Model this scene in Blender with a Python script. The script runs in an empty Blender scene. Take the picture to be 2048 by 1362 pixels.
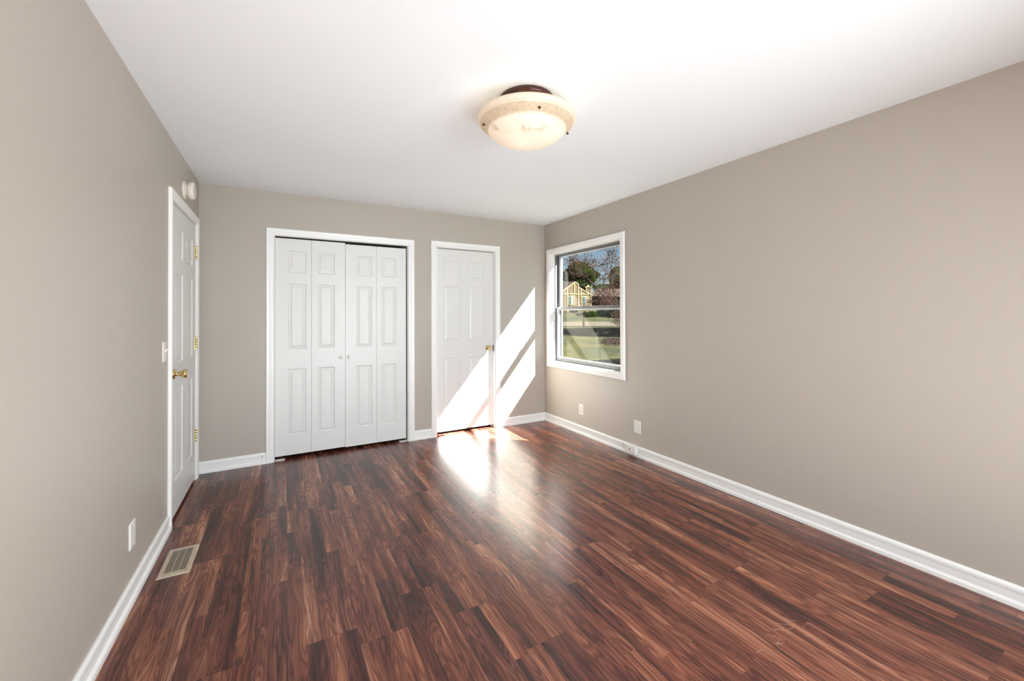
import bpy, bmesh, math, random
from mathutils import Vector, Matrix

random.seed(11)
sc = bpy.context.scene
COL = sc.collection

# ---------------------------------------------------------------- camera
CAM_H = 1.3175
FPX, YAW, PIT, ROL, CY = 815.7, 0.51253, 0.0080662, -0.0036512, 623.33
_F = Vector((math.sin(YAW), math.cos(YAW), 0)); _R = Vector((math.cos(YAW), -math.sin(YAW), 0)); _U = Vector((0, 0, 1))
F2 = _F*math.cos(PIT) + _U*math.sin(PIT); U2 = _U*math.cos(PIT) - _F*math.sin(PIT)
R3 = _R*math.cos(ROL) + U2*math.sin(ROL); U3 = U2*math.cos(ROL) - _R*math.sin(ROL)
cd = bpy.data.cameras.new('camera'); cam = bpy.data.objects.new('camera', cd); COL.objects.link(cam)
cd.sensor_width = 36; cd.sensor_fit = 'HORIZONTAL'; cd.lens = FPX*36/2048
cd.shift_y = -(681-CY)/2048; cd.clip_start = 0.02; cd.clip_end = 600
m = Matrix((R3, U3, -F2)).transposed().to_4x4(); m.translation = Vector((0, 0, CAM_H)); cam.matrix_world = m
sc.camera = cam

def at(x, y, D):
    """world point seen at photo position (x, y), D metres ahead of the camera"""
    return Vector((0, 0, CAM_H)) + (F2 + R3*((x-1024)/FPX) + U3*((CY-y)/FPX))*D

# ---------------------------------------------------------------- room size
XL, XR, YB, YN, H = -0.6128, 2.8713, 4.264, -0.66, 2.44

# ---------------------------------------------------------------- light
CEIL_FILL_W = 24.5
SUN_E, SKY_S, REAR_FILL_W, LAMP_W = 128.0, 0.10, 132.0, 2.4
SUN_DIR = Vector((-1.15, 1.0, -1.40)).normalized()
w = bpy.data.worlds.new('sky'); sc.world = w; w.use_nodes = True
nt = w.node_tree; nt.nodes.clear()
sky = nt.nodes.new('ShaderNodeTexSky'); sky.sky_type = 'NISHITA'; sky.sun_disc = False
sky.sun_elevation = math.asin(-SUN_DIR.z); sky.sun_rotation = math.atan2(-SUN_DIR.x, -SUN_DIR.y)
sky.air_density = 1.0; sky.dust_density = 0.3; sky.ozone_density = 2.0
bg = nt.nodes.new('ShaderNodeBackground'); bg.inputs[1].default_value = SKY_S
wo = nt.nodes.new('ShaderNodeOutputWorld'); nt.links.new(sky.outputs[0], bg.inputs[0]); nt.links.new(bg.outputs[0], wo.inputs[0])

def add_light(name, kind, energy, loc, direction=None, color=(1, 1, 1), **kw):
    l = bpy.data.lights.new(name, kind); l.energy = energy; l.color = color
    for k, v in kw.items(): setattr(l, k, v)
    o = bpy.data.objects.new(name, l); COL.objects.link(o); o.location = loc
    if direction is not None: o.rotation_euler = Vector(direction).to_track_quat('-Z', 'Y').to_euler()
    return o
add_light('sun', 'SUN', SUN_E, (20, -20, 25), SUN_DIR, (1.0, 0.975, 0.925), angle=math.radians(0.7))
# added fill light, standing in for daylight from an unseen window behind the camera
WNX0, WNX1, WNZ0, WNZ1 = 0.55, 2.25, 0.50, 1.88
add_light('added_rear_fill', 'AREA', REAR_FILL_W, (1.35, YN-0.40, 1.30), (-0.45, 1, -0.45), (0.885, 0.975, 1.0),
          shape='RECTANGLE', size=1.9, size_y=1.6)
# unseen fill light added low behind the camera, aimed up at the ceiling
add_light('added_ceiling_fill', 'AREA', CEIL_FILL_W, (0.65, YN+0.30, 0.30), (0.22, 3.5, 1.75), (0.88, 0.97, 1.0), shape='RECTANGLE', size=2.2, size_y=0.5, spread=math.radians(110))

sc.view_settings.view_transform = 'Standard'; sc.view_settings.look = 'None'
sc.view_settings.exposure = 0.11; sc.view_settings.gamma = 1.0; sc.view_settings.use_curve_mapping = False
sc.cycles.max_bounces = 12; sc.cycles.diffuse_bounces = 8; sc.cycles.glossy_bounces = 4
sc.cycles.transparent_max_bounces = 24; sc.cycles.transmission_bounces = 8
sc.cycles.sample_clamp_indirect = 6.0; sc.cycles.caustics_reflective = False; sc.cycles.caustics_refractive = False
sc.cycles.use_denoising = True

# ---------------------------------------------------------------- material helpers
class NT:
    def __init__(self, name):
        self.m = bpy.data.materials.new(name); self.m.use_nodes = True
        self.t = self.m.node_tree; self.t.nodes.clear()
        self.out = self.t.nodes.new('ShaderNodeOutputMaterial')
    def n(self, typ, **kw):
        nd = self.t.nodes.new(typ)
        for k, v in kw.items(): setattr(nd, k, v)
        return nd
    def l(self, a, b): self.t.links.new(a, b)
    def put(self, sock, v):
        if isinstance(v, bpy.types.NodeSocket): self.l(v, sock)
        else: sock.default_value = v
    def math(self, op, a, b=0.0, c=0.0, clamp=False):
        nd = self.n('ShaderNodeMath', operation=op); nd.use_clamp = clamp
        self.put(nd.inputs[0], a); self.put(nd.inputs[1], b); self.put(nd.inputs[2], c)
        return nd.outputs[0]
    def vec(self, x, y, z):
        nd = self.n('ShaderNodeCombineXYZ')
        for i, v in enumerate((x, y, z)): self.put(nd.inputs[i], v)
        return nd.outputs[0]
    def rand(self, v):
        nd = self.n('ShaderNodeTexWhiteNoise', noise_dimensions='3D'); self.l(v, nd.inputs['Vector']); return nd.outputs
    def noise(self, v, scale=5, detail=2, rough=0.5, dist=0.0):
        nd = self.n('ShaderNodeTexNoise'); self.l(v, nd.inputs['Vector'])
        nd.inputs['Scale'].default_value = scale; nd.inputs['Detail'].default_value = detail
        nd.inputs['Roughness'].default_value = rough; nd.inputs['Distortion'].default_value = dist
        return nd.outputs[0]
    def ramp(self, fac, stops, interp='LINEAR'):
        nd = self.n('ShaderNodeValToRGB'); nd.color_ramp.interpolation = interp
        els = nd.color_ramp.elements
        while len(els) < len(stops): els.new(0.5)
        for e, (p, c) in zip(els, stops):
            e.position = p; e.color = tuple(c)+(1,) if len(c) == 3 else c
        self.l(fac, nd.inputs[0]); return nd.outputs[0]
    def mix(self, f, a, b, blend='MIX'):
        nd = self.n('ShaderNodeMix', data_type='RGBA', blend_type=blend)
        self.put(nd.inputs[0], f)
        for s, v in ((nd.inputs[6], a), (nd.inputs[7], b)):
            self.put(s, v if isinstance(v, bpy.types.NodeSocket) else tuple(v)+(1,))
        return nd.outputs[2]
    def bump(self, h, strength, dist):
        nd = self.n('ShaderNodeBump'); nd.inputs['Strength'].default_value = strength
        nd.inputs['Distance'].default_value = dist; self.l(h, nd.inputs['Height']); return nd.outputs[0]
    def pos(self):
        return self.n('ShaderNodeNewGeometry').outputs['Position']
    def obj(self):
        return self.n('ShaderNodeTexCoord').outputs['Object']
    def bsdf(self, color, rough=0.5, metal=0.0, normal=None, spec=0.5, **kw):
        b = self.n('ShaderNodeBsdfPrincipled')
        self.put(b.inputs['Base Color'], color if isinstance(color, bpy.types.NodeSocket) else tuple(color)+(1,))
        self.put(b.inputs['Roughness'], rough); b.inputs['Metallic'].default_value = metal
        b.inputs['Specular IOR Level'].default_value = spec
        if normal is not None: self.l(normal, b.inputs['Normal'])
        for k, v in kw.items(): self.put(b.inputs[k], v)
        return b.outputs[0]
    def done(self, sh): self.l(sh, self.out.inputs[0]); return self.m

def simple(name, color, rough=0.5, metal=0.0, nscale=30, namt=0.06, bump=0.0, spec=0.5):
    N = NT(name); P = N.obj()
    nz = N.noise(P, nscale, 3)
    dark = tuple(c*(1-namt) for c in color); light = tuple(min(1, c*(1+namt)) for c in color)
    col = N.ramp(nz, [(0.35, dark), (0.65, light)])
    nrm = N.bump(nz, bump, 0.002) if bump else None
    return N.done(N.bsdf(col, rough, metal, nrm, spec))

def wall_mat(name, color, rough, bumpn=0.08, spec=0.35):
    N = NT(name); P = N.pos()
    big = N.noise(P, 0.9, 3, 0.5); fine = N.noise(P, 260, 2, 0.6)
    col = N.ramp(big, [(0.3, tuple(c*0.985 for c in color)), (0.7, tuple(c*1.015 for c in color))])
    return N.done(N.bsdf(col, rough, 0, N.bump(fine, bumpn, 0.001), spec))

M = {}
M['wall'] = wall_mat('greige_wall_paint', (0.445, 0.405, 0.359), 0.42)
M['ceil'] = wall_mat('ceiling_paint', (0.815, 0.862, 0.898), 0.8, 0.04, 0.1)
M['trim'] = simple('white_trim_paint', (0.86, 0.865, 0.86), 0.32, nscale=8, namt=0.01)
M['door'] = simple('white_door_paint', (0.72, 0.725, 0.72), 0.38, nscale=60, namt=0.01, bump=0.05)
M['plastic'] = simple('white_plastic', (0.80, 0.79, 0.76), 0.3, namt=0.01)
M['ivory'] = simple('ivory_plastic', (0.78, 0.72, 0.66), 0.35, namt=0.02)
M['black'] = simple('black_shade_and_holes', (0.012, 0.012, 0.012), 0.9)  # near-black for the painted duct shade and the nail holes
M['dark'] = simple('painted_interior_dark', (0.03, 0.028, 0.026), 0.9)  # near-black paint for the shade behind the doors, and for the track
M['brass'] = simple('polished_brass', (0.72, 0.55, 0.26), 0.16, 1.0, namt=0.1)
M['hinge'] = simple('worn_brass', (0.76, 0.66, 0.34), 0.3, 1.0, namt=0.15)
M['bronze'] = simple('dark_bronze', (0.045, 0.022, 0.014), 0.35, 0.3)
M['canopy'] = simple('reddish_bronze', (0.075, 0.028, 0.020), 0.35, 0.4, namt=0.3)
M['vent'] = simple('tan_metal', (0.50, 0.42, 0.32), 0.45, 0.0, namt=0.06)
M['alu'] = simple('grey_aluminium', (0.14, 0.143, 0.148), 0.45, 0.0, namt=0.04)
M['aludark'] = simple('dark_aluminium', (0.085, 0.088, 0.092), 0.45, 0.0, namt=0.04)
M['vinyl'] = simple('white_sash', (0.74, 0.76, 0.79), 0.35, namt=0.02)
M['dark_metal'] = simple('screw_metal', (0.10, 0.08, 0.05), 0.4, 0.6)  # dark brown metal for screws, strike plates, slots and scuff marks

def floor_mat():
    N = NT('laminate_floor'); P = N.pos()
    s = N.n('ShaderNodeSeparateXYZ'); N.l(P, s.inputs[0]); x, y = s.outputs[0], s.outputs[1]
    SW = 0.0625
    xs = N.math('ADD', N.math('DIVIDE', x, SW), 100.6)
    i = N.math('FLOOR', xs); k = N.math('FLOOR', N.math('DIVIDE', xs, 3.0))
    rk = N.rand(N.vec(k, 3.7, 1.1))[0]
    v = N.math('DIVIDE', N.math('ADD', y, N.math('ADD', N.math('MULTIPLY', rk, 1.28), 40.0)), 1.28)
    j = N.math('FLOOR', v); fv = N.math('FRACT', v)
    rij = N.rand(N.vec(i, j, 9.3))[0]
    cut = N.math('MULTIPLY_ADD', rij, 0.5, 0.25)
    seg = N.math('MULTIPLY_ADD', j, 2.0, N.math('GREATER_THAN', fv, cut))
    rr = N.rand(N.vec(i, seg, 0.37)); r1, rc = rr[0], rr[1]
    sc_ = N.n('ShaderNodeSeparateColor'); N.l(rc, sc_.inputs[0]); r2, r3, r4 = sc_.outputs
    ox = N.math('MULTIPLY', r2, 37.0); oy = N.math('MULTIPLY', r3, 53.0)
    gx = N.math('ADD', x, ox); gy = N.math('ADD', y, oy)
    # broad figure
    wav = N.noise(N.vec(N.math('MULTIPLY', gx, 6.0), N.math('MULTIPLY', gy, 2.6), 0.0), 1.0, 2, 0.5)
    gxx = N.math('ADD', gx, N.math('MULTIPLY', N.math('SUBTRACT', wav, 0.5), 0.035))
    f = N.noise(N.vec(N.math('MULTIPLY', gxx, 15.0), N.math('MULTIPLY', gy, 1.3), 0.0), 1.0, 2.0, 0.45, 0.25)
    f2 = N.noise(N.vec(N.math('MULTIPLY', gxx, 62.0), N.math('MULTIPLY', gy, 1.6), 4.0), 1.0, 2.0, 0.55, 0.2)
    lines = N.math('SINE', N.math('MULTIPLY', f, 105.0))
    lines = N.math('MULTIPLY_ADD', lines, 0.5, 0.5)
    fine = N.noise(N.vec(N.math('MULTIPLY', gxx, 300.0), N.math('MULTIPLY', gy, 3.5), 0.0), 1.0, 3, 0.6)
    streak = N.noise(N.vec(N.math('MULTIPLY', gxx, 85.0), N.math('MULTIPLY', gy, 1.3), 2.0), 1.0, 2, 0.5)
    # tone
    t = N.math('MULTIPLY', N.math('SUBTRACT', f, 0.5), 1.35)
    t = N.math('ADD', t, N.math('MULTIPLY', N.math('SUBTRACT', r1, 0.5), 0.36))
    t = N.math('ADD', t, N.math('MULTIPLY', N.math('SUBTRACT', lines, 0.5), 0.14))
    t = N.math('ADD', t, N.math('MULTIPLY', N.math('SUBTRACT', fine, 0.5), 0.52))
    t = N.math('ADD', t, N.math('MULTIPLY', N.math('SUBTRACT', streak, 0.5), 0.62))
    t = N.math('ADD', t, 0.50, clamp=True)
    col = N.ramp(t, [(0.0, (0.020, 0.0095, 0.0085)), (0.25, (0.060, 0.0200, 0.0155)), (0.48, (0.140, 0.044, 0.0285)),
                     (0.68, (0.225, 0.079, 0.045)), (0.86, (0.36, 0.150, 0.085)), (1.0, (0.48, 0.24, 0.145))])
    # purple-brown shift for some strips
    col = N.mix(N.math('MULTIPLY', r4, 0.45), col, N.mix(1.0, col, (0.80, 0.86, 1.05), 'MULTIPLY'))
    ln = N.math('MULTIPLY', N.math('POWER', N.math('SUBTRACT', 1.0, lines), 4.0), 0.55)
    col = N.mix(N.math('MULTIPLY', ln, N.math('MULTIPLY_ADD', streak, 1.4, -0.1, clamp=True)), col, (0.035, 0.012, 0.012))
    # dark walnut streaks and knots
    dk = N.ramp(f2, [(0.61, (0, 0, 0)), (0.69, (1, 1, 1))])
    dkv = N.math('MULTIPLY', dk, 0.72)
    col = N.mix(dkv, col, (0.022, 0.0125, 0.0115))
    kn = N.n('ShaderNodeTexVoronoi'); kn.inputs['Scale'].default_value = 1.0
    N.l(N.vec(N.math('MULTIPLY', gxx, 5.2), N.math('MULTIPLY', gy, 1.9), 0.0), kn.inputs['Vector'])
    knm = N.ramp(kn.outputs['Distance'], [(0.05, (1, 1, 1)), (0.085, (0, 0, 0))])
    col = N.mix(N.math('MULTIPLY', knm, 0.7), col, (0.02, 0.011, 0.010))
    # seams: fine line on each strip edge, stronger on board edges
    fx = N.math('FRACT', xs); ex = N.math('MINIMUM', fx, N.math('SUBTRACT', 1.0, fx))
    fb = N.math('FRACT', N.math('DIVIDE', xs, 3.0)); eb = N.math('MULTIPLY', N.math('MINIMUM', fb, N.math('SUBTRACT', 1.0, fb)), 3.0)
    ev = N.math('MULTIPLY', N.math('MINIMUM', fv, N.math('SUBTRACT', 1.0, fv)), 1.28/SW)
    eb = N.math('MINIMUM', eb, ev)
    seam = N.math('SUBTRACT', 1.0, N.math('DIVIDE', eb, 0.014), clamp=True)
    soft = N.math('SUBTRACT', 1.0, N.math('DIVIDE', ex, 0.012), clamp=True)
    col = N.mix(N.math('MULTIPLY', seam, 0.55), col, (0.03, 0.016, 0.013))
    col = N.mix(N.math('MULTIPLY', soft, 0.25), col, (0.05, 0.026, 0.02))
    peb = N.noise(N.vec(N.math('MULTIPLY', x, 420.0), N.math('MULTIPLY', y, 150.0), 0.0), 1.0, 2, 0.6)
    hgt = N.math('SUBTRACT', N.math('MULTIPLY', peb, 0.35), N.math('MULTIPLY', seam, 1.0))
    rough = N.math('MULTIPLY_ADD', fine, 0.10, 0.20)
    return N.done(N.bsdf(col, rough, 0, N.bump(hgt, 0.16, 0.0006), 0.42))
M['floor'] = floor_mat()

def glass_mat():
    N = NT('window_glass')
    lw = N.n('ShaderNodeLayerWeight'); lw.inputs[0].default_value = 0.5
    p5 = N.math('POWER', lw.outputs['Facing'], 5.0)
    fac = N.math('MULTIPLY_ADD', p5, 0.85, 0.017, clamp=True)
    tr = N.n('ShaderNodeBsdfTransparent'); tr.inputs[0].default_value = (0.95, 0.97, 0.96, 1)
    gl = N.n('ShaderNodeBsdfGlossy'); gl.inputs['Roughness'].default_value = 0.0
    mx = N.n('ShaderNodeMixShader'); N.l(fac, mx.inputs[0]); N.l(tr.outputs[0], mx.inputs[1]); N.l(gl.outputs[0], mx.inputs[2])
    return N.done(mx.outputs[0])
M['glass'] = glass_mat()

def screen_mat():
    N = NT('insect_screen'); P = N.pos()
    s = N.n('ShaderNodeSeparateXYZ'); N.l(P, s.inputs[0])
    nz = N.noise(N.vec(N.math('MULTIPLY', s.outputs[1], 160.0), N.math('MULTIPLY', s.outputs[2], 3.0), 0.0), 1.0, 1)
    fac = N.math('MULTIPLY_ADD', nz, 0.14, 0.14)
    tr = N.n('ShaderNodeBsdfTransparent'); d = N.n('ShaderNodeBsdfDiffuse'); d.inputs[0].default_value = (0.05, 0.05, 0.05, 1)
    mx = N.n('ShaderNodeMixShader'); N.l(fac, mx.inputs[0]); N.l(tr.outputs[0], mx.inputs[1]); N.l(d.outputs[0], mx.inputs[2])
    return N.done(mx.outputs[0])
M['screen'] = screen_mat()

def bowl_mat():
    N = NT('alabaster_glass'); P = N.obj()
    s = N.n('ShaderNodeSeparateXYZ'); N.l(P, s.inputs[0])
    r = N.math('SQRT', N.math('ADD', N.math('POWER', s.outputs[0], 2.0), N.math('POWER', s.outputs[1], 2.0)))
    warp = N.noise(P, 7, 3, 0.6)
    a = N.math('ADD', N.math('ADD', N.math('MULTIPLY', s.outputs[0], 0.45), N.math('MULTIPLY', s.outputs[1], 1.05)), N.math('MULTIPLY', N.math('SUBTRACT', warp, 0.5), 0.30))
    vein = N.math('ABSOLUTE', N.math('SUBTRACT', N.math('ADD', a, N.math('MULTIPLY', s.outputs[1], -0.25)), -0.098))
    vm = N.ramp(vein, [(0.0, (1, 1, 1)), (0.006, (0.55, 0.55, 0.55)), (0.02, (0, 0, 0))])
    br = N.noise(P, 9, 2)
    vm = N.math('MULTIPLY', vm, N.ramp(br, [(0.42, (0.15, 0.15, 0.15)), (0.6, (1, 1, 1))]))
    mott = N.noise(P, 55, 3, 0.6)
    band = N.ramp(r, [(0.198, (0, 0, 0)), (0.206, (1, 1, 1)), (0.238, (1, 1, 1)), (0.243, (0.35, 0.35, 0.35))])
    vm = N.math('MULTIPLY', vm, N.ramp(r, [(0.185, (1, 1, 1)), (0.2, (0, 0, 0))]))
    base = N.mix(N.math('MULTIPLY', band, 0.8), (0.80, 0.73, 0.635), N.ramp(mott, [(0.35, (0.48, 0.37, 0.25)), (0.65, (0.60, 0.49, 0.35))]))
    col = N.mix(N.math('MULTIPLY', vm, 0.75), base, (0.42, 0.25, 0.14))
    d = N.n('ShaderNodeBsdfDiffuse'); N.l(col, d.inputs[0])
    t = N.n('ShaderNodeBsdfTranslucent'); N.l(col, t.inputs[0])
    mx = N.n('ShaderNodeMixShader'); mx.inputs[0].default_value = 0.35; N.l(d.outputs[0], mx.inputs[1]); N.l(t.outputs[0], mx.inputs[2])
    g = N.n('ShaderNodeBsdfGlossy'); g.inputs['Roughness'].default_value = 0.25
    m2 = N.n('ShaderNodeMixShader'); m2.inputs[0].default_value = 0.04; N.l(mx.outputs[0], m2.inputs[1]); N.l(g.outputs[0], m2.inputs[2])
    e = N.n('ShaderNodeEmission'); N.l(col, e.inputs[0]); e.inputs[1].default_value = 0.22
    ad = N.n('ShaderNodeAddShader'); N.l(m2.outputs[0], ad.inputs[0]); N.l(e.outputs[0], ad.inputs[1])
    return N.done(ad.outputs[0])
M['bowl'] = bowl_mat()

# exterior materials
def lawn_mat():
    N = NT('lawn_grass'); P = N.pos()
    a = N.noise(P, 0.45, 4, 0.65); b = N.noise(P, 5, 4, 0.75)
    t = N.math('ADD', N.math('MULTIPLY', a, 0.6), N.math('MULTIPLY', b, 0.4))
    col = N.ramp(t, [(0.38, (0.0014, 0.0026, 0.0004)), (0.45, (0.0048, 0.0066, 0.0008)), (0.52, (0.0118, 0.0118, 0.0015)), (0.62, (0.0225, 0.0192, 0.0042))])
    return N.done(N.bsdf(col, 0.9, 0, None, 0.1))
M['lawn'] = lawn_mat()
M['street'] = simple('pale_concrete', (0.03220, 0.02660, 0.01960), 0.9, nscale=2, namt=0.15, spec=0.1)
M['curb'] = simple('driveway', (0.05, 0.03, 0.015), 0.9, nscale=2, namt=0.1, spec=0.1)
M['stucco'] = simple('tan_stucco', (0.01890, 0.01260, 0.00525), 0.9, nscale=3, namt=0.05, spec=0.1)
M['cream'] = simple('cream_boards', (0.05040, 0.03920, 0.01960), 0.8, namt=0.03, spec=0.1)
M['roof'] = simple('brown_shingles', (0.00770, 0.00385, 0.00245), 0.9, nscale=6, namt=0.35, spec=0.1)
M['brownwall'] = simple('dark_brick', (0.006, 0.0055, 0.0035), 0.9, nscale=5, namt=0.3, spec=0.1)
M['hglass'] = simple('house_window_glass', (0.010, 0.014, 0.013), 0.3, nscale=1, namt=0.3)
M['curtain'] = simple('pale_curtain', (0.07, 0.075, 0.065), 0.8, spec=0.1)
M['post'] = simple('weathered_post', (0.035, 0.022, 0.016), 0.9, namt=0.2, spec=0.1)
M['box'] = simple('dark_mailbox_metal', (0.008, 0.0062, 0.0058), 0.7, namt=0.2, spec=0.08)
def leaf_mat(name, c1, c2, c3):
    N = NT(name); r = N.noise(N.pos(), 3.2, 3, 0.7)
    col = N.ramp(r, [(0.35, c1), (0.5, c2), (0.65, c3)])
    d = N.n('ShaderNodeBsdfDiffuse'); N.l(col, d.inputs[0]); t = N.n('ShaderNodeBsdfTranslucent'); N.l(col, t.inputs[0])
    mx = N.n('ShaderNodeMixShader'); mx.inputs[0].default_value = 0.35; N.l(d.outputs[0], mx.inputs[1]); N.l(t.outputs[0], mx.inputs[2])
    return N.done(mx.outputs[0])
M['leaf_green'] = leaf_mat('green_leaves', (0.0030, 0.0075, 0.0012), (0.0105, 0.0215, 0.0022), (0.026, 0.038, 0.0040))
M['leaf_dark'] = leaf_mat('dark_green_leaves', (0.002, 0.004, 0.001), (0.005, 0.009, 0.002), (0.012, 0.017, 0.003))
M['leaf_red'] = leaf_mat('russet_leaves', (0.008, 0.0048, 0.0042), (0.024, 0.0105, 0.0070), (0.044, 0.021, 0.0105))
M['bark'] = simple('dark_bark', (0.008, 0.0065, 0.0055), 0.9, nscale=12, namt=0.3, spec=0.1)
M['litter'] = simple('fallen_leaves', (0.01400, 0.00840, 0.00630), 0.95, nscale=6, namt=0.6, spec=0.05)

# ---------------------------------------------------------------- object helpers
def tag(o, label=None, cat=None, group=None, kind=None):
    if label: o['label'] = label
    if cat: o['category'] = cat
    if group: o['group'] = group
    if kind: o['kind'] = kind
    return o
def empty(name, loc=(0, 0, 0)):
    o = bpy.data.objects.new(name, None); COL.objects.link(o); o.location = loc; o.empty_display_size = 0.1
    return o
class MB:
    """collects shapes, builds them as one mesh object"""
    def __init__(self): self.v = []; self.f = []; self.sm = []
    def add(self, vs, fs, smooth=False):
        b = len(self.v); self.v += [tuple(p) for p in vs]
        self.f += [tuple(b+i for i in q) for q in fs]; self.sm += [smooth]*len(fs)
        return self
    def box(self, x0, x1, y0, y1, z0, z1):
        vs = [(x, y, z) for z in (z0, z1) for y in (y0, y1) for x in (x0, x1)]
        return self.add(vs, [(0, 2, 3, 1), (4, 5, 7, 6), (0, 1, 5, 4), (2, 6, 7, 3), (0, 4, 6, 2), (1, 3, 7, 5)])
    def obox(self, o, a, b, c):
        """box from corner o with edge vectors a, b, c"""
        o, a, b, c = map(Vector, (o, a, b, c))
        vs = [o+a*i+b*j+c*k for k in (0, 1) for j in (0, 1) for i in (0, 1)]
        return self.add(vs, [(0, 2, 3, 1), (4, 5, 7, 6), (0, 1, 5, 4), (2, 6, 7, 3), (0, 4, 6, 2), (1, 3, 7, 5)])
    def lathe(self, prof, origin, axis=(0, 0, 1), n=40, smooth=True):
        ax = Vector(axis).normalized(); q = ax.to_track_quat('Z', 'Y'); o = Vector(origin)
        vs = []; fs = []
        for r, h in prof:
            for k in range(n):
                a = 2*math.pi*k/n
                vs.append(o + q @ Vector((r*math.cos(a), r*math.sin(a), h)))
        for i in range(len(prof)-1):
            for k in range(n):
                k2 = (k+1) % n
                fs.append((i*n+k, i*n+k2, (i+1)*n+k2, (i+1)*n+k))
        return self.add(vs, fs, smooth)
    def tube(self, pts, radii, n=8):
        pts = [Vector(p) for p in pts]; vs = []; fs = []
        for i, p in enumerate(pts):
            d = (pts[min(i+1, len(pts)-1)] - pts[max(i-1, 0)]).normalized()
            q = d.to_track_quat('Z', 'Y'); r = radii[i] if hasattr(radii, '__len__') else radii
            for k in range(n):
                a = 2*math.pi*k/n; vs.append(p + q @ Vector((r*math.cos(a), r*math.sin(a), 0)))
        for i in range(len(pts)-1):
            for k in range(n):
                k2 = (k+1) % n; fs.append((i*n+k, i*n+k2, (i+1)*n+k2, (i+1)*n+k))
        return self.add(vs, fs, True)
    def prism(self, poly, vec):
        """polygon (3-D points) extruded by vec"""
        poly = [Vector(p) for p in poly]; vec = Vector(vec); n = len(poly)
        vs = poly + [p+vec for p in poly]
        fs = [tuple(range(n)), tuple(range(2*n-1, n-1, -1))] + [(i, i+n, (i+1) % n+n, (i+1) % n) for i in range(n)]
        return self.add(vs, fs)
    def build(self, name, mat, parent=None, bevel=0.0, recalc=True, xf=None):
        if xf is not None: self.v = [tuple(xf @ Vector(p)) for p in self.v]
        me = bpy.data.meshes.new(name); me.from_pydata(self.v, [], self.f)
        me.polygons.foreach_set('use_smooth', self.sm)
        if recalc:
            bm = bmesh.new(); bm.from_mesh(me); bmesh.ops.recalc_face_normals(bm, faces=bm.faces); bm.to_mesh(me); bm.free()
        me.materials.append(mat); me.update()
        o = bpy.data.objects.new(name, me); COL.objects.link(o)
        if parent:
            o.parent = parent
            root = parent
            off = Vector(parent.location)
            while root.parent: root = root.parent; off += Vector(root.location)
            me.transform(Matrix.Translation(-off))
        if bevel:
            b = o.modifiers.new('bevel', 'BEVEL'); b.width = bevel; b.segments = 2; b.limit_method = 'ANGLE'; b.angle_limit = math.radians(40)
        return o

def grid_wall(us, vs_, holes, place, thick):
    """wall in (u, v) with rectangular holes; place(u, v, d) -> 3-D, d = depth from the room face"""
    mb = MB()
    us = sorted(set(us+[h[0] for h in holes]+[h[1] for h in holes])); vs_ = sorted(set(vs_+[h[2] for h in holes]+[h[3] for h in holes]))
    nu, nv = len(us)-1, len(vs_)-1
    def solid(i, j):
        if i < 0 or j < 0 or i >= nu or j >= nv: return False
        u = (us[i]+us[i+1])/2; v = (vs_[j]+vs_[j+1])/2
        return not any(h[0] < u < h[1] and h[2] < v < h[3] for h in holes)
    for i in range(nu):
        for j in range(nv):
            if not solid(i, j): continue
            u0, u1, v0, v1 = us[i], us[i+1], vs_[j], vs_[j+1]
            for d in (0, thick): mb.add([place(u0, v0, d), place(u1, v0, d), place(u1, v1, d), place(u0, v1, d)], [(0, 1, 2, 3)])
            for (di, dj, a, b) in ((-1, 0, (u0, v0), (u0, v1)), (1, 0, (u1, v0), (u1, v1)), (0, -1, (u0, v0), (u1, v0)), (0, 1, (u0, v1), (u1, v1))):
                if not solid(i+di, j+dj):
                    mb.add([place(*a, 0), place(*b, 0), place(*b, thick), place(*a, thick)], [(0, 1, 2, 3)])
    # weld
    key = {}; nvv = []; mp = []
    for p in mb.v:
        kk = tuple(round(c, 5) for c in p)
        if kk not in key: key[kk] = len(nvv); nvv.append(p)
        mp.append(key[kk])
    mb.v = nvv; mb.f = [tuple(mp[i] for i in f) for f in mb.f]
    return mb

def sweep_frame(path, prof, place, closed=False):
    """casing: path of inner-edge (u, v) points, outward side to the left; prof = [(s outward, d proud of wall)]"""
    mb = MB(); n = len(path); P = [Vector(p) for p in path]
    rows = []
    for i in range(n):
        a = P[i-1] if (i > 0 or closed) else None; b = P[(i+1) % n] if (i < n-1 or closed) else None
        def nrm(p, q): t = (q-p).normalized(); return Vector((-t.y, t.x))
        if a is None: d = nrm(P[i], b)
        elif b is None: d = nrm(a, P[i])
        else:
            n1, n2 = nrm(a, P[i]), nrm(P[i], b); d = (n1+n2); d /= d.dot(n1)
        rows.append([place(*(P[i]+d*s), t) for s, t in prof])
    k = len(prof)
    vs = [v for r in rows for v in r]; fs = []
    for i in range(n if closed else n-1):
        i2 = (i+1) % n
        for j in range(k-1): fs.append((i*k+j, i*k+j+1, i2*k+j+1, i2*k+j))
    if not closed:
        fs.append(tuple(range(k))); fs.append(tuple((n-1)*k+j for j in range(k-1, -1, -1)))
    mb.add(vs, fs); return mb

CASING = [(0, -0.004), (0, 0.009), (0.003, 0.011), (0.012, 0.0115), (0.015, 0.0145), (0.024, 0.0165), (0.030, 0.0150), (0.034, 0.0165), (0.050, 0.0185), (0.055, 0.0175), (0.058, 0.013), (0.060, 0.008), (0.060, -0.004)]

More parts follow.
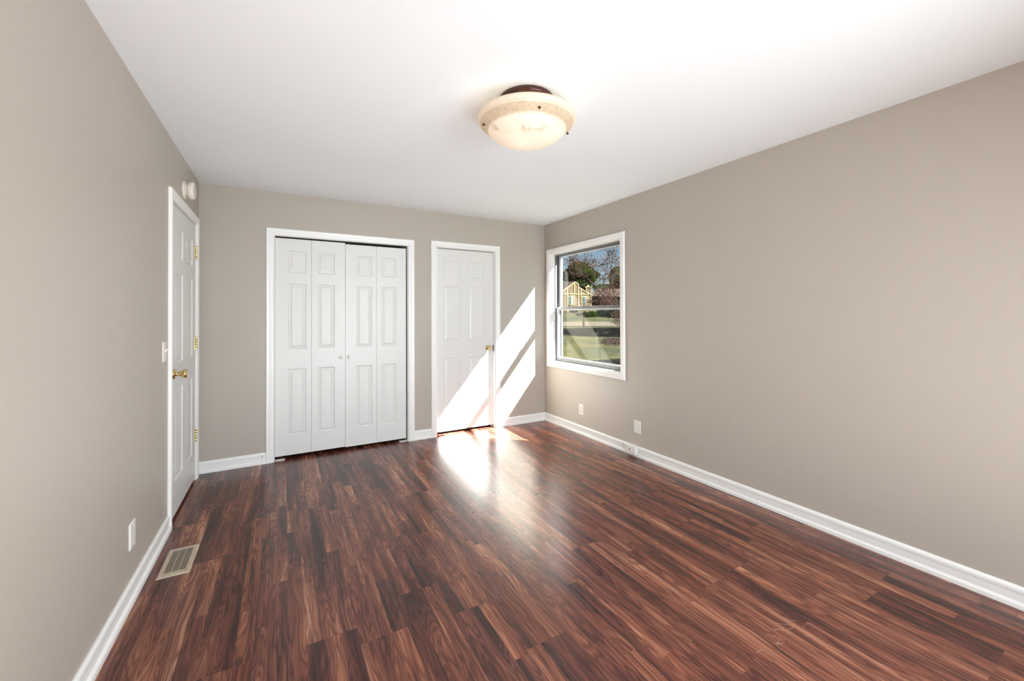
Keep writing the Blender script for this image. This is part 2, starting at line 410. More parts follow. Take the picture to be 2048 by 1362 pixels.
def panel_slab(w_, h_, panels, thick=0.035):
    """moulded door leaf: u 0..w, v 0..h, face at d=0, panels (u0,u1,v0,v1)"""
    mb = MB()
    us = sorted({0, w_} | {p[0] for p in panels} | {p[1] for p in panels}); vs_ = sorted({0, h_} | {p[2] for p in panels} | {p[3] for p in panels})
    rings = [(0.0, 0.0), (0.0035, 0.0045), (0.008, 0.0075), (0.013, 0.008), (0.034, 0.0025), (0.037, 0.0030)]
    for i in range(len(us)-1):
        for j in range(len(vs_)-1):
            u0, u1, v0, v1 = us[i], us[i+1], vs_[j], vs_[j+1]; uc, vc = (u0+u1)/2, (v0+v1)/2
            pn = [p for p in panels if p[0] < uc < p[1] and p[2] < vc < p[3]]
            if not pn: mb.add([(u0, 0, v0), (u1, 0, v0), (u1, 0, v1), (u0, 0, v1)], [(0, 1, 2, 3)])
    for (a0, a1, b0, b1) in panels:
        prev = None
        for o, d in rings:
            ring = [(a0+o, d, b0+o), (a1-o, d, b0+o), (a1-o, d, b1-o), (a0+o, d, b1-o)]
            if prev:
                for q in range(4):
                    q2 = (q+1) % 4; mb.add([prev[q], prev[q2], ring[q2], ring[q]], [(0, 1, 2, 3)])
            prev = ring
        mb.add(prev, [(0, 1, 2, 3)])
    t = thick
    mb.add([(0, 0, 0), (w_, 0, 0), (w_, 0, h_), (0, 0, h_), (0, t, 0), (w_, t, 0), (w_, t, h_), (0, t, h_)],
           [(4, 7, 6, 5), (0, 4, 5, 1), (1, 5, 6, 2), (2, 6, 7, 3), (3, 7, 4, 0)])
    return mb

def merge(o):
    bm = bmesh.new(); bm.from_mesh(o.data); bmesh.ops.remove_doubles(bm, verts=bm.verts, dist=1e-5)
    bmesh.ops.recalc_face_normals(bm, faces=bm.faces); bm.to_mesh(bm_target := o.data); bm.free(); return o

# ---------------------------------------------------------------- room shell
T = 0.13
FL = MB().box(XL-1.6, XR+T, YN-T, YB+1.0, -0.12, 0.0).build('floor', M['floor']); tag(FL, kind='structure')
CE = MB().box(XL-1.6, XR+T+0.25, YN-T-0.2, YB+1.0, H, H+0.14).build('ceiling', M['ceil']); tag(CE, kind='structure')

# door / window openings
LD0, LD1, LDT = 3.285, 4.118, 2.055          # left entry door opening (Y)
CD0, CD1, CDT = -0.066, 1.150, 2.050         # closet opening (X)
SD0, SD1, SDT = 1.458, 2.172, 2.066          # small door opening (X)
WY0, WY1, WZ0, WZ1 = 2.945, 4.140, 0.742, 2.062   # right window opening

grid_wall([YN, YB+1.0], [0, H], [(LD0, LD1, -0.01, LDT)], lambda u, v, d: (XL-d, u, v), T).build('wall_left', M['wall'])
grid_wall([XL-T, XR+T], [0, H], [(CD0, CD1, -0.01, CDT), (SD0, SD1, -0.01, SDT)], lambda u, v, d: (u, YB+d, v), T).build('wall_back', M['wall'])
grid_wall([YN-T, YB+1.0], [0, H], [(WY0, WY1, WZ0, WZ1)], lambda u, v, d: (XR+d, u, v), T).build('wall_right', M['wall'])
grid_wall([XL-T, XR+T], [0, H], [(WNX0, WNX1, WNZ0, WNZ1)], lambda u, v, d: (u, YN-d, v), T).build('wall_front', M['wall'])
# closet and hall behind the doors, with their darkness painted on the walls
MB().box(XL-1.6, XR+T, YB+1.0, YB+1.1, 0, H).build('wall_closet_rear', M['dark'])
MB().box(1.27, 1.33, YB+T, YB+1.0, 0, H).build('wall_closet_side', M['dark'])
MB().box(XL-1.6, XL-1.5, 2.4, YB+1.0, 0, H).build('wall_hall', M['dark'])
MB().box(XL-1.5, XL-T, 2.4, 2.5, 0, H).build('wall_hall_end', M['dark'])
for n in ('wall_left', 'wall_back', 'wall_right', 'wall_front', 'wall_closet_rear', 'wall_closet_side', 'wall_hall', 'wall_hall_end'):
    tag(bpy.data.objects[n], kind='structure')

# ---------------------------------------------------------------- baseboards
BB = [(0, 0.0), (0.0175, 0.0), (0.0175, 0.010), (0.0165, 0.020), (0.0125, 0.027), (0.0105, 0.032), (0.0105, 0.066), (0.012, 0.070), (0.0125, 0.082), (0.0105, 0.090), (0.0065, 0.0945), (0.005, 0.0985), (0, 0.0985)]
def baseboard(name, a, b, nrm, grow=0.0):
    a, b, nrm = Vector(a), Vector(b), Vector(nrm)
    pr = [a + nrm*(t+(grow if (z < 0.03 and t > 0) else 0)) + Vector((0, 0, z)) for t, z in BB]
    o = MB().prism(pr, b-a).build(name, M['trim']); return tag(o, kind='structure')
baseboard('baseboard_left', (XL, YN, 0), (XL, 3.222, 0), (1, 0, 0), 0.004)
bb = baseboard('baseboard_back', (XL, YB, 0), (-0.127, YB, 0), (0, -1, 0))
baseboard('baseboard_back', (1.211, YB, 0), (1.397, YB, 0), (0, -1, 0))
baseboard('baseboard_back', (2.233, YB, 0), (XR, YB, 0), (0, -1, 0))
bbr = baseboard('baseboard_right', (XR, YN, 0), (XR, YB, 0), (-1, 0, 0))
MB().box(XR-0.0130, XR-0.012, 2.905, 2.908, 0.03, 0.085).build('baseboard_joint', M['vent'], bbr)
sm_ = MB()
for z, r in ((0.074, 0.004), (0.062, 0.003), (0.028, 0.003)):
    sm_.lathe([(0, 0.001), (r, 0.001), (r, -0.002)], (-0.155, YB-0.0125, z), (0, -1, 0), 8)
sm_.build('scuff_mark', M['dark_metal'], bb)
baseboard('baseboard_front', (XL, YN, 0), (XR, YN, 0), (0, 1, 0))

# ---------------------------------------------------------------- casings and jambs
def doorway(name, u0, u1, vt, place, w_=0.060, left_to=None, right_to=None):
    pr = [(s*w_/0.060, d) for s, d in CASING]
    # path runs so that the outward side lies on the left
    o = sweep_frame([(u1, 0), (u1, vt), (u0, vt), (u0, 0)][::-1], pr, lambda u, v, d: place(u, v, -d))
    o = o.build(name, M['trim']); return tag(o, kind='structure')
pl_left = lambda u, v, d: (XL-d, u, v)
pl_back = lambda u, v, d: (u, YB+d, v)
pl_right = lambda u, v, d: (XR+d, u, v)
JW = 0.012
def jamb(mb, u0, u1, vt, place, depth, stop=None):
    def bx(ua, ub, va, vb, d0, d1):
        p = [place(u, v, d) for d in (d0, d1) for v in (va, vb) for u in (ua, ub)]
        mb.add(p, [(0, 2, 3, 1), (4, 5, 7, 6), (0, 1, 5, 4), (2, 6, 7, 3), (0, 4, 6, 2), (1, 3, 7, 5)])
    bx(u0-JW, u0+0.002, 0, vt+JW, 0.001, depth); bx(u1-0.002, u1+JW, 0, vt+JW, 0.001, depth); bx(u0, u1, vt-0.002, vt+JW, 0.001, depth)
    if stop is not None:
        bx(u0, u0+0.011, 0, vt, stop, stop+0.03); bx(u1-0.011, u1, 0, vt, stop, stop+0.03); bx(u0, u1, vt-0.011, vt, stop, stop+0.03)
    return mb
# the openings are cut to the jamb faces; casings sit 5 mm back from them
doorway('trim_1', LD0-0.005, LD1+0.005, LDT+0.003, pl_left)
doorway('trim_2', CD0-0.002, CD1+0.002, CDT, pl_back, 0.063)
doorway('trim_3', SD0-0.003, SD1+0.003, SDT, pl_back, 0.060)
tag(jamb(MB(), LD0+0.003, LD1-0.003, LDT-0.003, pl_left, T, 0.042).build('trim_4', M['trim']), kind='structure')
tag(jamb(MB(), CD0+0.003, CD1-0.003, CDT-0.003, pl_back, T).build('trim_5', M['trim']), kind='structure')
tag(jamb(MB(), SD0+0.003, SD1-0.003, SDT-0.003, pl_back, T, 0.092).build('trim_6', M['trim']), kind='structure')

# ---------------------------------------------------------------- doors
def six_panels(w_, h_, u, v):
    return [(a0, a1, b0, b1) for a0, a1 in u for b0, b1 in v]

# door 1: entry door in the left wall, hinged at the far side
d1w, d1h = LD1-LD0-0.012, 2.018
Mleft = Matrix(((0, -1, 0, XL+0.001), (1, 0, 0, LD0+0.006), (0, 0, 1, 0.022), (0, 0, 0, 1)))
dm = panel_slab(d1w, d1h, six_panels(0, 0, [(0.118, 0.352), (0.462, 0.698)], [(0.215, 0.815), (0.985, 1.585), (1.685, 1.885)]))
# u -> +Y, depth -> -X, v -> Z
d1 = dm.build('door_1', M['door'], xf=Mleft); merge(d1); tag(d1, kind='structure')
# knob: backset on the near side
ky, kz = LD0+0.068, 0.945
mb = MB().lathe([(0, 0), (0.033, 0), (0.033, 0.003), (0.028, 0.009), (0.018, 0.013), (0.0125, 0.017), (0.0125, 0.024), (0.015, 0.028), (0.0125, 0.032), (0.0145, 0.036), (0.021, 0.040), (0.0265, 0.048), (0.0285, 0.060), (0.0275, 0.069), (0.0215, 0.0705), (0.020, 0.068), (0, 0.068)], (XL+0.002, ky, kz), (1, 0, 0), 28)
mb.build('door_knob', M['brass'], d1)
MB().box(XL-0.003, XL+0.0022, LD0-0.001, LD0+0.0075, kz-0.032, kz+0.032).build('strike_plate', M['dark_metal'], d1)
for z0 in (1.778, 1.048, 0.316):
    hb = MB().box(XL+0.001, XL+0.0035, LD1-0.034, LD1-0.0065, z0, z0+0.100)
    hb.box(XL+0.001, XL+0.0125, LD1+0.002, LD1+0.004, z0, z0+0.100)
    hb.lathe([(0, -0.004), (0.0045, -0.003), (0.0062, 0), (0.0062, 0.0195), (0.0056, 0.020), (0.0062, 0.0205), (0.0062, 0.0395), (0.0056, 0.04), (0.0062, 0.0405), (0.0062, 0.0595), (0.0056, 0.06), (0.0062, 0.0605), (0.0062, 0.0795), (0.0056, 0.08), (0.0062, 0.0805), (0.0062, 0.100), (0.0045, 0.103), (0, 0.104)], (XL+0.0075, LD1-0.003, z0), (0, 0, 1), 14)
    h_o = hb.build('hinge', M['hinge'], d1)
    s_ = MB()
    for dz in (0.018, 0.040, 0.062, 0.084): s_.lathe([(0, 0.0007), (0.0035, 0.0007), (0.0035, -0.001)], (XL+0.0037, LD1-0.021, z0+dz), (1, 0, 0), 8)
    s_.build('screw_heads', M['dark_metal'], h_o)

# door 2: small door in the back wall
REC = 0.052
d2x, d2w, d2h = SD0+0.006, SD1-SD0-0.012, 2.022
d2m = panel_slab(d2w, d2h, six_panels(0, 0, [(0.098, 0.290), (0.398, 0.590)], [(0.228, 0.808), (1.000, 1.608), (1.716, 1.898)]))
d2 = d2m.build('door_2', M['door'], xf=Matrix.Translation((d2x, YB+REC, 0.030))); merge(d2); tag(d2, kind='structure')
MB().lathe([(0, 0), (0.032, 0), (0.032, 0.003), (0.026, 0.008), (0.013, 0.012), (0.011, 0.024), (0.016, 0.029), (0.0255, 0.036), (0.0275, 0.046), (0.024, 0.056), (0.015, 0.060), (0.006, 0.060), (0.005, 0.058), (0, 0.058)],
           (2.102, YB+REC, 0.932), (0, -1, 0), 28).build('door_knob', M['brass'], d2)
MB().box(SD1-0.0075, SD1-0.0045, YB+0.028, YB+0.052, 0.895, 0.965).build('strike_plate', M['dark_metal'], d2)

# doors 3 and 4: the two folding pairs of the closet
CR = 0.030
zb, zt = 0.030, 2.030
vp = [(0.178, 0.790), (0.974, 1.579), (1.683, 1.883)]
def bifold(name, x0, xm, x1, pa, pb, zb_, h_, knob_x, tilt=0.0):
    e = empty(name, ((x0+x1)/2, YB+CR, zb_)); tag(e, kind='structure')
    for (a, b, p) in ((x0, xm-0.001, pa), (xm+0.001, x1, pb)):
        o = panel_slab(b-a, h_, [(p[0]-a, p[1]-a, v0, v1) for v0, v1 in vp], 0.032).build('door_leaf', M['door'], e, xf=Matrix.Translation((a, YB+CR, zb_))); merge(o)
    MB().lathe([(0, 0), (0.008, 0), (0.008, 0.010), (0.012, 0.014), (0.0165, 0.019), (0.0165, 0.024), (0.013, 0.028), (0, 0.030)], (knob_x, YB+CR, 0.912), (0, -1, 0), 20).build('knob', M['plastic'], e)
    return e
b3 = bifold('door_3', -0.0590, 0.239, 0.5370, (0.046, 0.195), (0.293, 0.442), 0.034, 1.997, 0.500)
b4 = bifold('door_4', 0.5395, 0.833, 1.1330, (0.642, 0.790), (0.884, 1.032), 0.028, 1.992, 0.572)
MB().box(-0.055, 0.020, YB+0.004, YB+0.050, 0.001, 0.007).build('floor_bracket', M['plastic'], b3)
MB().box(1.060, 1.142, YB+0.004, YB+0.050, 0.001, 0.007).build('floor_bracket', M['plastic'], b4)
for e, xs in ((b3, (0.505,)), (b4, (0.570, 1.105))):
    pm = MB()
    for x in xs: pm.lathe([(0.004, -0.003), (0.004, 0.02), (0, 0.02)], (x, YB+CR+0.016, 2.025), (0, 0, 1), 10)
    pm.build('pivot_pin', M['alu'], e)
tr = MB().box(CD0+0.004, CD1-0.004, YB+0.028, YB+0.062, 2.038, 2.047).build('trim_7', M['dark']); tag(tr, kind='structure')

# ---------------------------------------------------------------- window in the right wall
pr = [(s*0.060/0.060, d) for s, d in CASING]
wc = sweep_frame([(WY0-0.002, WZ0), (WY0-0.002, WZ1), (WY1+0.002, WZ1), (WY1+0.002, WZ0)][::1], pr, lambda u, v, d: pl_right(u, v, -d), closed=True).build('trim_8', M['trim'])
tag(wc, kind='structure')
win = empty('window_1', (XR+0.1, (WY0+WY1)/2, WZ0)); tag(win, kind='structure')
def ring(mb, x0, x1, ya, yb, za, zb_, w_, wt=None, wb=None):
    wt = w_ if wt is None else wt; wb = w_ if wb is None else wb
    mb.box(x0, x1, ya, ya+w_, za, zb_); mb.box(x0, x1, yb-w_, yb, za, zb_)
    mb.box(x0, x1, ya+w_, yb-w_, zb_-wt, zb_); mb.box(x0, x1, ya+w_, yb-w_, za, za+wb); return mb
# white liner boards
lin = MB(); ring(lin, XR+0.001, XR+0.068, WY0, WY1, WZ0, WZ1, 0.006)
lin.build('jamb_liner', M['trim'], win)
# aluminium frame with channels
fr = MB(); ring(fr, XR+0.066, XR+0.082, WY0+0.004, WY1-0.004, WZ0+0.002, WZ1-0.004, 0.016, 0.018, 0.014)
ring(fr, XR+0.110, XR+0.118, WY0+0.004, WY1-0.004, WZ0+0.002, WZ1-0.004, 0.014, 0.024, 0.016)
ring(fr, XR+0.150, XR+0.168, WY0+0.004, WY1-0.004, WZ0+0.002, WZ1-0.004, 0.020, 0.020, 0.016)
fr.build('window_frame', M['alu'], win, bevel=0.0008)
fr2 = MB(); ring(fr2, XR+0.082, XR+0.160, WY0+0.002, WY1-0.002, WZ0+0.001, WZ1-0.002, 0.008, 0.012, 0.010)
fr2.build('frame_channel', M['aludark'], win)
# sashes
ya, yb_ = WY0+0.018, WY1-0.018
us_ = MB(); ring(us_, XR+0.120, XR+0.148, ya, yb_, 1.372, WZ1-0.022, 0.036, 0.016, 0.036)
up = us_.build('upper_sash', M['vinyl'], win, bevel=0.002)
MB().box(XR+0.132, XR+0.136, ya+0.03, yb_-0.03, 1.40, WZ1-0.04).build('glass', M['glass'], up)
ls_ = MB(); ring(ls_, XR+0.084, XR+0.108, ya-0.002, yb_+0.002, WZ0+0.016, 1.412, 0.038, 0.030, 0.046)
ls_.box(XR+0.079, XR+0.086, yb_-0.020, yb_-0.012, WZ0+0.02, 1.405)
lo = ls_.build('lower_sash', M['vinyl'], win, bevel=0.002)
MB().box(XR+0.094, XR+0.098, ya+0.03, yb_-0.03, WZ0+0.05, 1.39).build('glass', M['glass'], lo)
rl = MB().box(XR+0.080, XR+0.112, ya, yb_, 1.3835, 1.4145); rl.box(XR+0.076, XR+0.081, ya, yb_, 1.386, 1.392)
rl.build('meeting_rail', M['alu'], lo, bevel=0.001)
br_ = MB().box(XR+0.078, XR+0.112, ya, yb_, WZ0+0.012, WZ0+0.055); br_.box(XR+0.070, XR+0.079, ya, yb_, WZ0+0.030, WZ0+0.036)
br_.build('bottom_rail', M['alu'], lo, bevel=0.001)
lk = MB().box(XR+0.086, XR+0.106, 3.855, 3.905, 1.4145, 1.421); lk.lathe([(0, 0), (0.010, 0), (0.010, 0.010), (0, 0.012)], (XR+0.097, 3.88, 1.421), (0, 0, 1), 14)
lk.box(XR+0.084, XR+0.096, 3.845, 3.885, 1.424, 1.431)
lk.build('sash_lock', M['bronze'], lo)
MB().box(XR+0.160, XR+0.161, ya, yb_, WZ0+0.018, 1.40).build('insect_screen', M['screen'], win)
sb = MB().box(XR+0.004, XR+0.066, WY0+0.006, WY1-0.006, WZ0+0.006, WZ0+0.012); sb.build('window_sill', M['trim'], win)

# unseen window added behind the camera for the rear fill light
win2 = empty('added_rear_window', ((WNX0+WNX1)/2, YN-0.07, WNZ0)); tag(win2, kind='structure')
f2 = MB()
for a, b in ((WNX0, (WNX0+WNX1)/2), ((WNX0+WNX1)/2, WNX1)):
    for x0 in (a, b-0.04): f2.box(x0, x0+0.04, YN-0.09, YN-0.05, WNZ0, WNZ1)
    f2.box(a, b, YN-0.09, YN-0.05, WNZ0, WNZ0+0.045); f2.box(a, b, YN-0.09, YN-0.05, WNZ1-0.045, WNZ1)
f2.build('window_frame', M['vinyl'], win2)
tag(sweep_frame([(WNX0, WNZ0), (WNX0, WNZ1), (WNX1, WNZ1), (WNX1, WNZ0)], CASING, lambda u, v, d: (u, YN+d, v), closed=True).build('trim_9', M['trim']), kind='structure')

# ---------------------------------------------------------------- ceiling light
LX, LY = 1.108, 1.806
cl = empty('ceiling_light', (LX, LY, H))
tag(cl, 'round cream alabaster bowl light with brown veins on the ceiling', 'ceiling light')
MB().lathe([(0, 0.0), (0.137, 0.0), (0.140, -0.006), (0.140, -0.018), (0.134, -0.026), (0.126, -0.028), (0.128, -0.034), (0.118, -0.044), (0.110, -0.048), (0.055, -0.052), (0, -0.052)], (LX, LY, H), (0, 0, 1), 64).build('canopy', M['canopy'], cl)
outer = [(0.236, 2.340), (0.246, 2.343), (0.254, 2.339), (0.257, 2.331), (0.254, 2.322), (0.247, 2.316), (0.243, 2.314), (0.241, 2.309), (0.238, 2.306), (0.212, 2.281), (0.207, 2.279), (0.205, 2.274), (0.199, 2.269), (0.180, 2.252), (0.150, 2.234), (0.115, 2.219), (0.075, 2.209), (0.035, 2.2042), (0.012, 2.2036), (0.0005, 2.2036)]
inner = [(r-0.004 if r > 0.01 else r, z+0.005) for r, z in outer[::-1]]
MB().lathe([(r, z-H) for r, z in outer+inner[:-2]+[(0.232, 2.340)]+[outer[0]]], (LX, LY, H), (0, 0, 1), 96).build('glass_bowl', M['bowl'], cl)
for (sx, sy) in ((1.055, 1.621), (0.885, 1.872), (1.322, 1.746)):
    dv = Vector((sx-LX, sy-LY)); dv.normalize(); c = Vector((LX+dv.x*0.222, LY+dv.y*0.222, 2.2905))
    ax = Vector((dv.x*0.7, dv.y*0.7, -0.72))
    MB().lathe([(0, 0.013), (0.0035, 0.012), (0.0065, 0.007), (0.0065, 0.005), (0.0035, 0.002), (0.003, -0.012), (0, -0.012)], c, ax, 14).build('finial_screw', M['bronze'], cl)
for k in range(3):
    a = math.radians(100+120*k)
    MB().tube([(LX+0.10*math.cos(a), LY+0.10*math.sin(a), 2.392), (LX+0.22*math.cos(a), LY+0.22*math.sin(a), 2.345), (LX+0.232*math.cos(a), LY+0.232*math.sin(a), 2.312)], 0.004, 8).build('bowl_arm', M['bronze'], cl)
bulb = MB().lathe([(0.0005, 0), (0.014, 0.002), (0.014, 0.02), (0.028, 0.04), (0.030, 0.055), (0.022, 0.072), (0.0005, 0.080)], (LX-0.02, LY, 2.32), (1, 0, 0), 16)
NB = NT('frosted_bulb'); eb_ = NB.n('ShaderNodeEmission'); eb_.inputs[0].default_value = (1, 0.85, 0.65, 1); eb_.inputs[1].default_value = 1.5; NB.done(eb_.outputs[0])
bulb.build('bulb', NB.m, cl)
lp = add_light('lamp_glow', 'POINT', LAMP_W, (LX, LY, 2.365), None, (1.0, 0.90, 0.76), shadow_soft_size=0.035)
lp.parent = cl; lp.location = (0, 0, 2.365-H)

# ---------------------------------------------------------------- smoke detector on the left wall
sd = empty('smoke_detector', (XL, 3.665, 2.215))
tag(sd, 'round off-white smoke detector high on the left wall above the entry door', 'smoke detector')
c = (XL, 3.655, 2.213)
MB().lathe([(0, 0.0), (0.062, 0.0), (0.064, 0.003), (0.063, 0.010), (0.056, 0.014), (0, 0.014)], c, (1, 0, 0), 40).build('mounting_plate', M['ivory'], sd)
MB().lathe([(0.045, 0.013), (0.050, 0.030), (0.058, 0.032), (0.061, 0.038), (0.061, 0.055), (0.057, 0.063), (0.044, 0.066), (0.043, 0.065), (0.018, 0.067), (0, 0.067)], c, (1, 0, 0), 40).build('detector_body', M['ivory'], sd)
MB().lathe([(0, 0.069), (0.009, 0.069), (0.010, 0.066)], (c[0], c[1]-0.002, c[2]+0.012), (1, 0, 0), 16).build('test_button', M['vent'], sd)

# ---------------------------------------------------------------- wall plates
def plate(name, c, nx, w_, h_, mat=None):
    """plate on an X-facing wall; nx = +1 faces +X"""
    x0, x1 = sorted((c[0]-nx*0.0006, c[0]+nx*0.006))
    mb = MB()
    d = 0.0045
    y0, y1, z0, z1 = c[1]-w_/2, c[1]+w_/2, c[2]-h_/2, c[2]+h_/2
    xb, xf = c[0]-nx*0.0006, c[0]+nx*0.006; xm = c[0]+nx*0.002
    vs = [(xb, y0, z0), (xb, y1, z0), (xb, y1, z1), (xb, y0, z1), (xm, y0, z0), (xm, y1, z0), (xm, y1, z1), (xm, y0, z1),
          (xf, y0+d, z0+d), (xf, y1-d, z0+d), (xf, y1-d, z1-d), (xf, y0+d, z1-d)]
    fs = [(0, 1, 2, 3)] + [(i, (i+1) % 4, (i+1) % 4+4, i+4) for i in range(4)] + [(i+4, (i+1) % 4+4, (i+1) % 4+8, i+8) for i in range(4)] + [(8, 9, 10, 11)]
    mb.add(vs, fs); return mb
def plate_screw(parent, c, nx, dz):
    MB().lathe([(0, 0.0018), (0.0030, 0.0012), (0.0034, 0), (0.0034, -0.001)], (c[0]+nx*0.0062, c[1], c[2]+dz), (nx, 0, 0), 10).build('screw', M['plastic'], parent)

sw = empty('light_switch', (XL, 3.120, 1.107)); tag(sw, 'ivory toggle light switch on the left wall beside the entry door casing', 'light switch')
cs = (XL, 3.120, 1.107)
plate('cover_plate', cs, 1, 0.074, 0.118).build('cover_plate', M['ivory'], sw)
MB().prism([(XL+0.005, 3.1155, 1.098), (XL+0.005, 3.1155, 1.116), (XL+0.018, 3.1155, 1.124), (XL+0.020, 3.1155, 1.118)], (0, 0.009, 0)).build('toggle', M['ivory'], sw)
for dz in (-0.030, 0.030): plate_screw(sw, cs, 1, dz)

bp = empty('blank_wall_plate', (XL, 2.536, 0.300)); tag(bp, 'white blank wall plate low on the left wall above the floor vent', 'wall plate')
cb = (XL, 2.536, 0.300); plate('p', cb, 1, 0.076, 0.120).build('cover_plate', M['plastic'], bp)
for dz in (-0.042, 0.042): plate_screw(bp, cb, 1, dz)

bp2 = empty('blank_wall_plate', (XR, 2.736, 0.274)); tag(bp2, 'white blank wall plate on the right wall above the phone jack', 'wall plate')
cb = (XR, 2.736, 0.274); plate('p', cb, -1, 0.082, 0.118).build('cover_plate', M['plastic'], bp2)
for dz in (-0.042, 0.042): plate_screw(bp2, cb, -1, dz)

ol = empty('electrical_outlet', (XR, 3.552, 0.272)); tag(ol, 'white duplex electrical outlet on the right wall under the window', 'outlet')
co = (XR, 3.552, 0.272); plate('p', co, -1, 0.072, 0.116).build('cover_plate', M['plastic'], ol)
for dz in (-0.0195, 0.0195):
    rc = MB().lathe([(0, 0.0018), (0.0145, 0.0018), (0.0155, 0.0008), (0.0155, -0.001)], (co[0]-0.006, co[1], co[2]+dz), (-1, 0, 0), 24)
    r_o = rc.build('receptacle', M['ivory'], ol)
    sl = MB()
    for dy in (-0.006, 0.006): sl.box(co[0]-0.0083, co[0]-0.0076, co[1]+dy-0.001, co[1]+dy+0.001, co[2]+dz, co[2]+dz+0.008)
    sl.lathe([(0, 0.0022), (0.0022, 0.0022), (0.0022, 0.001)], (co[0]-0.006, co[1], co[2]+dz-0.007), (-1, 0, 0), 8)
    sl.build('slots', M['dark_metal'], r_o)

pj = empty('phone_jack', (XR-0.013, 2.785, 0.060)); tag(pj, 'small white surface-mount phone jack box on the right baseboard', 'phone jack')
MB().box(XR-0.047, XR-0.0131, 2.722, 2.836, 0.024, 0.098).build('jack_housing', M['plastic'], pj, bevel=0.004)
MB().box(XR-0.0492, XR-0.0468, 2.752, 2.830, 0.034, 0.090).build('jack_cover', M['plastic'], pj, bevel=0.001)
MB().box(XR-0.0500, XR-0.0490, 2.784, 2.797, 0.054, 0.068).build('socket', M['dark_metal'], pj)

# ---------------------------------------------------------------- floor vent
vx0, vx1, vy0, vy1 = -0.551, -0.416, 2.655, 2.952
fv_ = empty('floor_vent', ((vx0+vx1)/2, (vy0+vy1)/2, 0)); tag(fv_, 'tan metal louvred floor register set in the wood floor by the left baseboard', 'floor vent')
ix0, ix1, iy0, iy1 = vx0+0.021, vx1-0.022, vy0+0.038, vy1-0.026
fm = MB()
o4 = [(vx0, vy0), (vx1, vy0), (vx1, vy1), (vx0, vy1)]; m4 = [(vx0+.004, vy0+.004), (vx1-.004, vy0+.004), (vx1-.004, vy1-.004), (vx0+.004, vy1-.004)]; i4 = [(ix0, iy0), (ix1, iy0), (ix1, iy1), (ix0, iy1)]
vs = [(x, y, 0.0003) for x, y in o4] + [(x, y, 0.0045) for x, y in m4] + [(x, y, 0.005) for x, y in i4] + [(x, y, 0.001) for x, y in i4]
fm.add(vs, [(a+k*4, (a+1) % 4+k*4, (a+1) % 4+(k+1)*4, a+(k+1)*4) for k in range(3) for a in range(4)])
fm.build('register_frame', M['vent'], fv_)
MB().box(ix0, ix1, iy0, iy1, 0.0003, 0.0010).build('duct_shade', M['black'], fv_)  # black plate, painted as the shade down inside the duct
lv = MB(); n_l = 23
for k in range(n_l):
    y = iy0 + (k+0.72)*(iy1-iy0)/n_l
    lv.obox((ix0, y, 0.0040), (ix1-ix0, 0, 0), (0, 0.0026, 0.0002), (0, 0.0001, -0.0006))
lv.build('louvres', M['vent'], fv_)
cb_ = MB()
for fx in (0.335, 0.665): cb_.box(ix0+(ix1-ix0)*fx-0.0012, ix0+(ix1-ix0)*fx+0.0012, iy0, iy1, 0.0012, 0.0046)
cb_.build('crossbar', M['vent'], fv_)

# ---------------------------------------------------------------- marks on the floor
def floor_pt(x, y, z=0.0004):
    d = at(x, y, 1.0)-Vector((0, 0, CAM_H)); s_ = (z-CAM_H)/d.z
    return Vector((0, 0, CAM_H))+d*s_
sk = MB(); O = (1500, 1220); q = 13.62
for line in ([(690, 340), (760, 358), (850, 378), (950, 395), (1040, 400), (1120, 418), (1165, 445), (1160, 485), (1110, 512), (1040, 520)],
             [(660, 525), (700, 505), (780, 512), (830, 520), (900, 522), (860, 545), (890, 565), (960, 575), (1060, 560)],
             [(660, 540), (740, 540), (820, 535)], [(920, 245), (1000, 245), (1060, 268), (1150, 290), (1260, 305)],
             [(420, 672), (520, 690), (580, 708), (700, 715)], [(620, 885), (700, 905), (780, 880), (720, 930), (800, 900), (870, 935), (760, 945)],
             [(1480, 680), (1540, 690), (1590, 715)], [(190, 1165), (230, 1125), (290, 1105), (370, 1090)], [(980, 625), (1060, 635)]):
    pts = [floor_pt(O[0]+a/q, O[1]+b/q) for a, b in line]
    for a, b in zip(pts[:-1], pts[1:]):
        d = (b-a).normalized(); s_ = Vector((-d.y, d.x, 0))*0.00045
        sk.add([a-s_, b-s_, b+s_, a+s_], [(0, 1, 2, 3)])
sk.build('scratch_marks', simple('scratched_finish', (0.42, 0.33, 0.28), 0.6), FL)
kn_ = MB()
for (x, y, r) in ((306, 1184, 0.0045), (1115, 857, 0.005)):
    p = floor_pt(x, y); kn_.lathe([(0, 0.0004), (r, 0.0002)], p, (0, 0, 1), 10)
kn_.build('nail_holes', M['black'], FL)

# ================================================================ outside
def gz(D):
    pts = [(0, -0.35), (6.0, -0.30), (11, -0.02), (20, 0.20), (30, 0.45), (38, 0.66), (60, 1.75), (90, 3.0), (170, 4.5)]
    for (a, za), (b, zb_) in zip(pts[:-1], pts[1:]):
        if D <= b: return za+(zb_-za)*max(0, (D-a))/(b-a)
    return 4.5
def ground(s_, D, dz=0.0):
    """point on the ground D metres ahead, s_ metres to the right"""
    p = _F*D + _R*s_; return Vector((p.x, p.y, gz(D)+dz))
def depth_of(p): return Vector((p[0], p[1], 0)).dot(_F)
def strip(D0, D1, s0, s1, dz, name, mat, n=12):
    mb = MB(); vs = []; fs = []
    Ds = sorted({D0, D1} | {d for d in (6, 11, 20, 30, 38, 60, 90) if D0 < d < D1})
    for D in Ds:
        for k in range(n+1): vs.append(ground(s0+(s1-s0)*k/n, D, dz))
    for i in range(len(Ds)-1):
        for k in range(n): fs.append((i*(n+1)+k, i*(n+1)+k+1, (i+1)*(n+1)+k+1, (i+1)*(n+1)+k))
    return mb.add(vs, fs).build(name, mat)
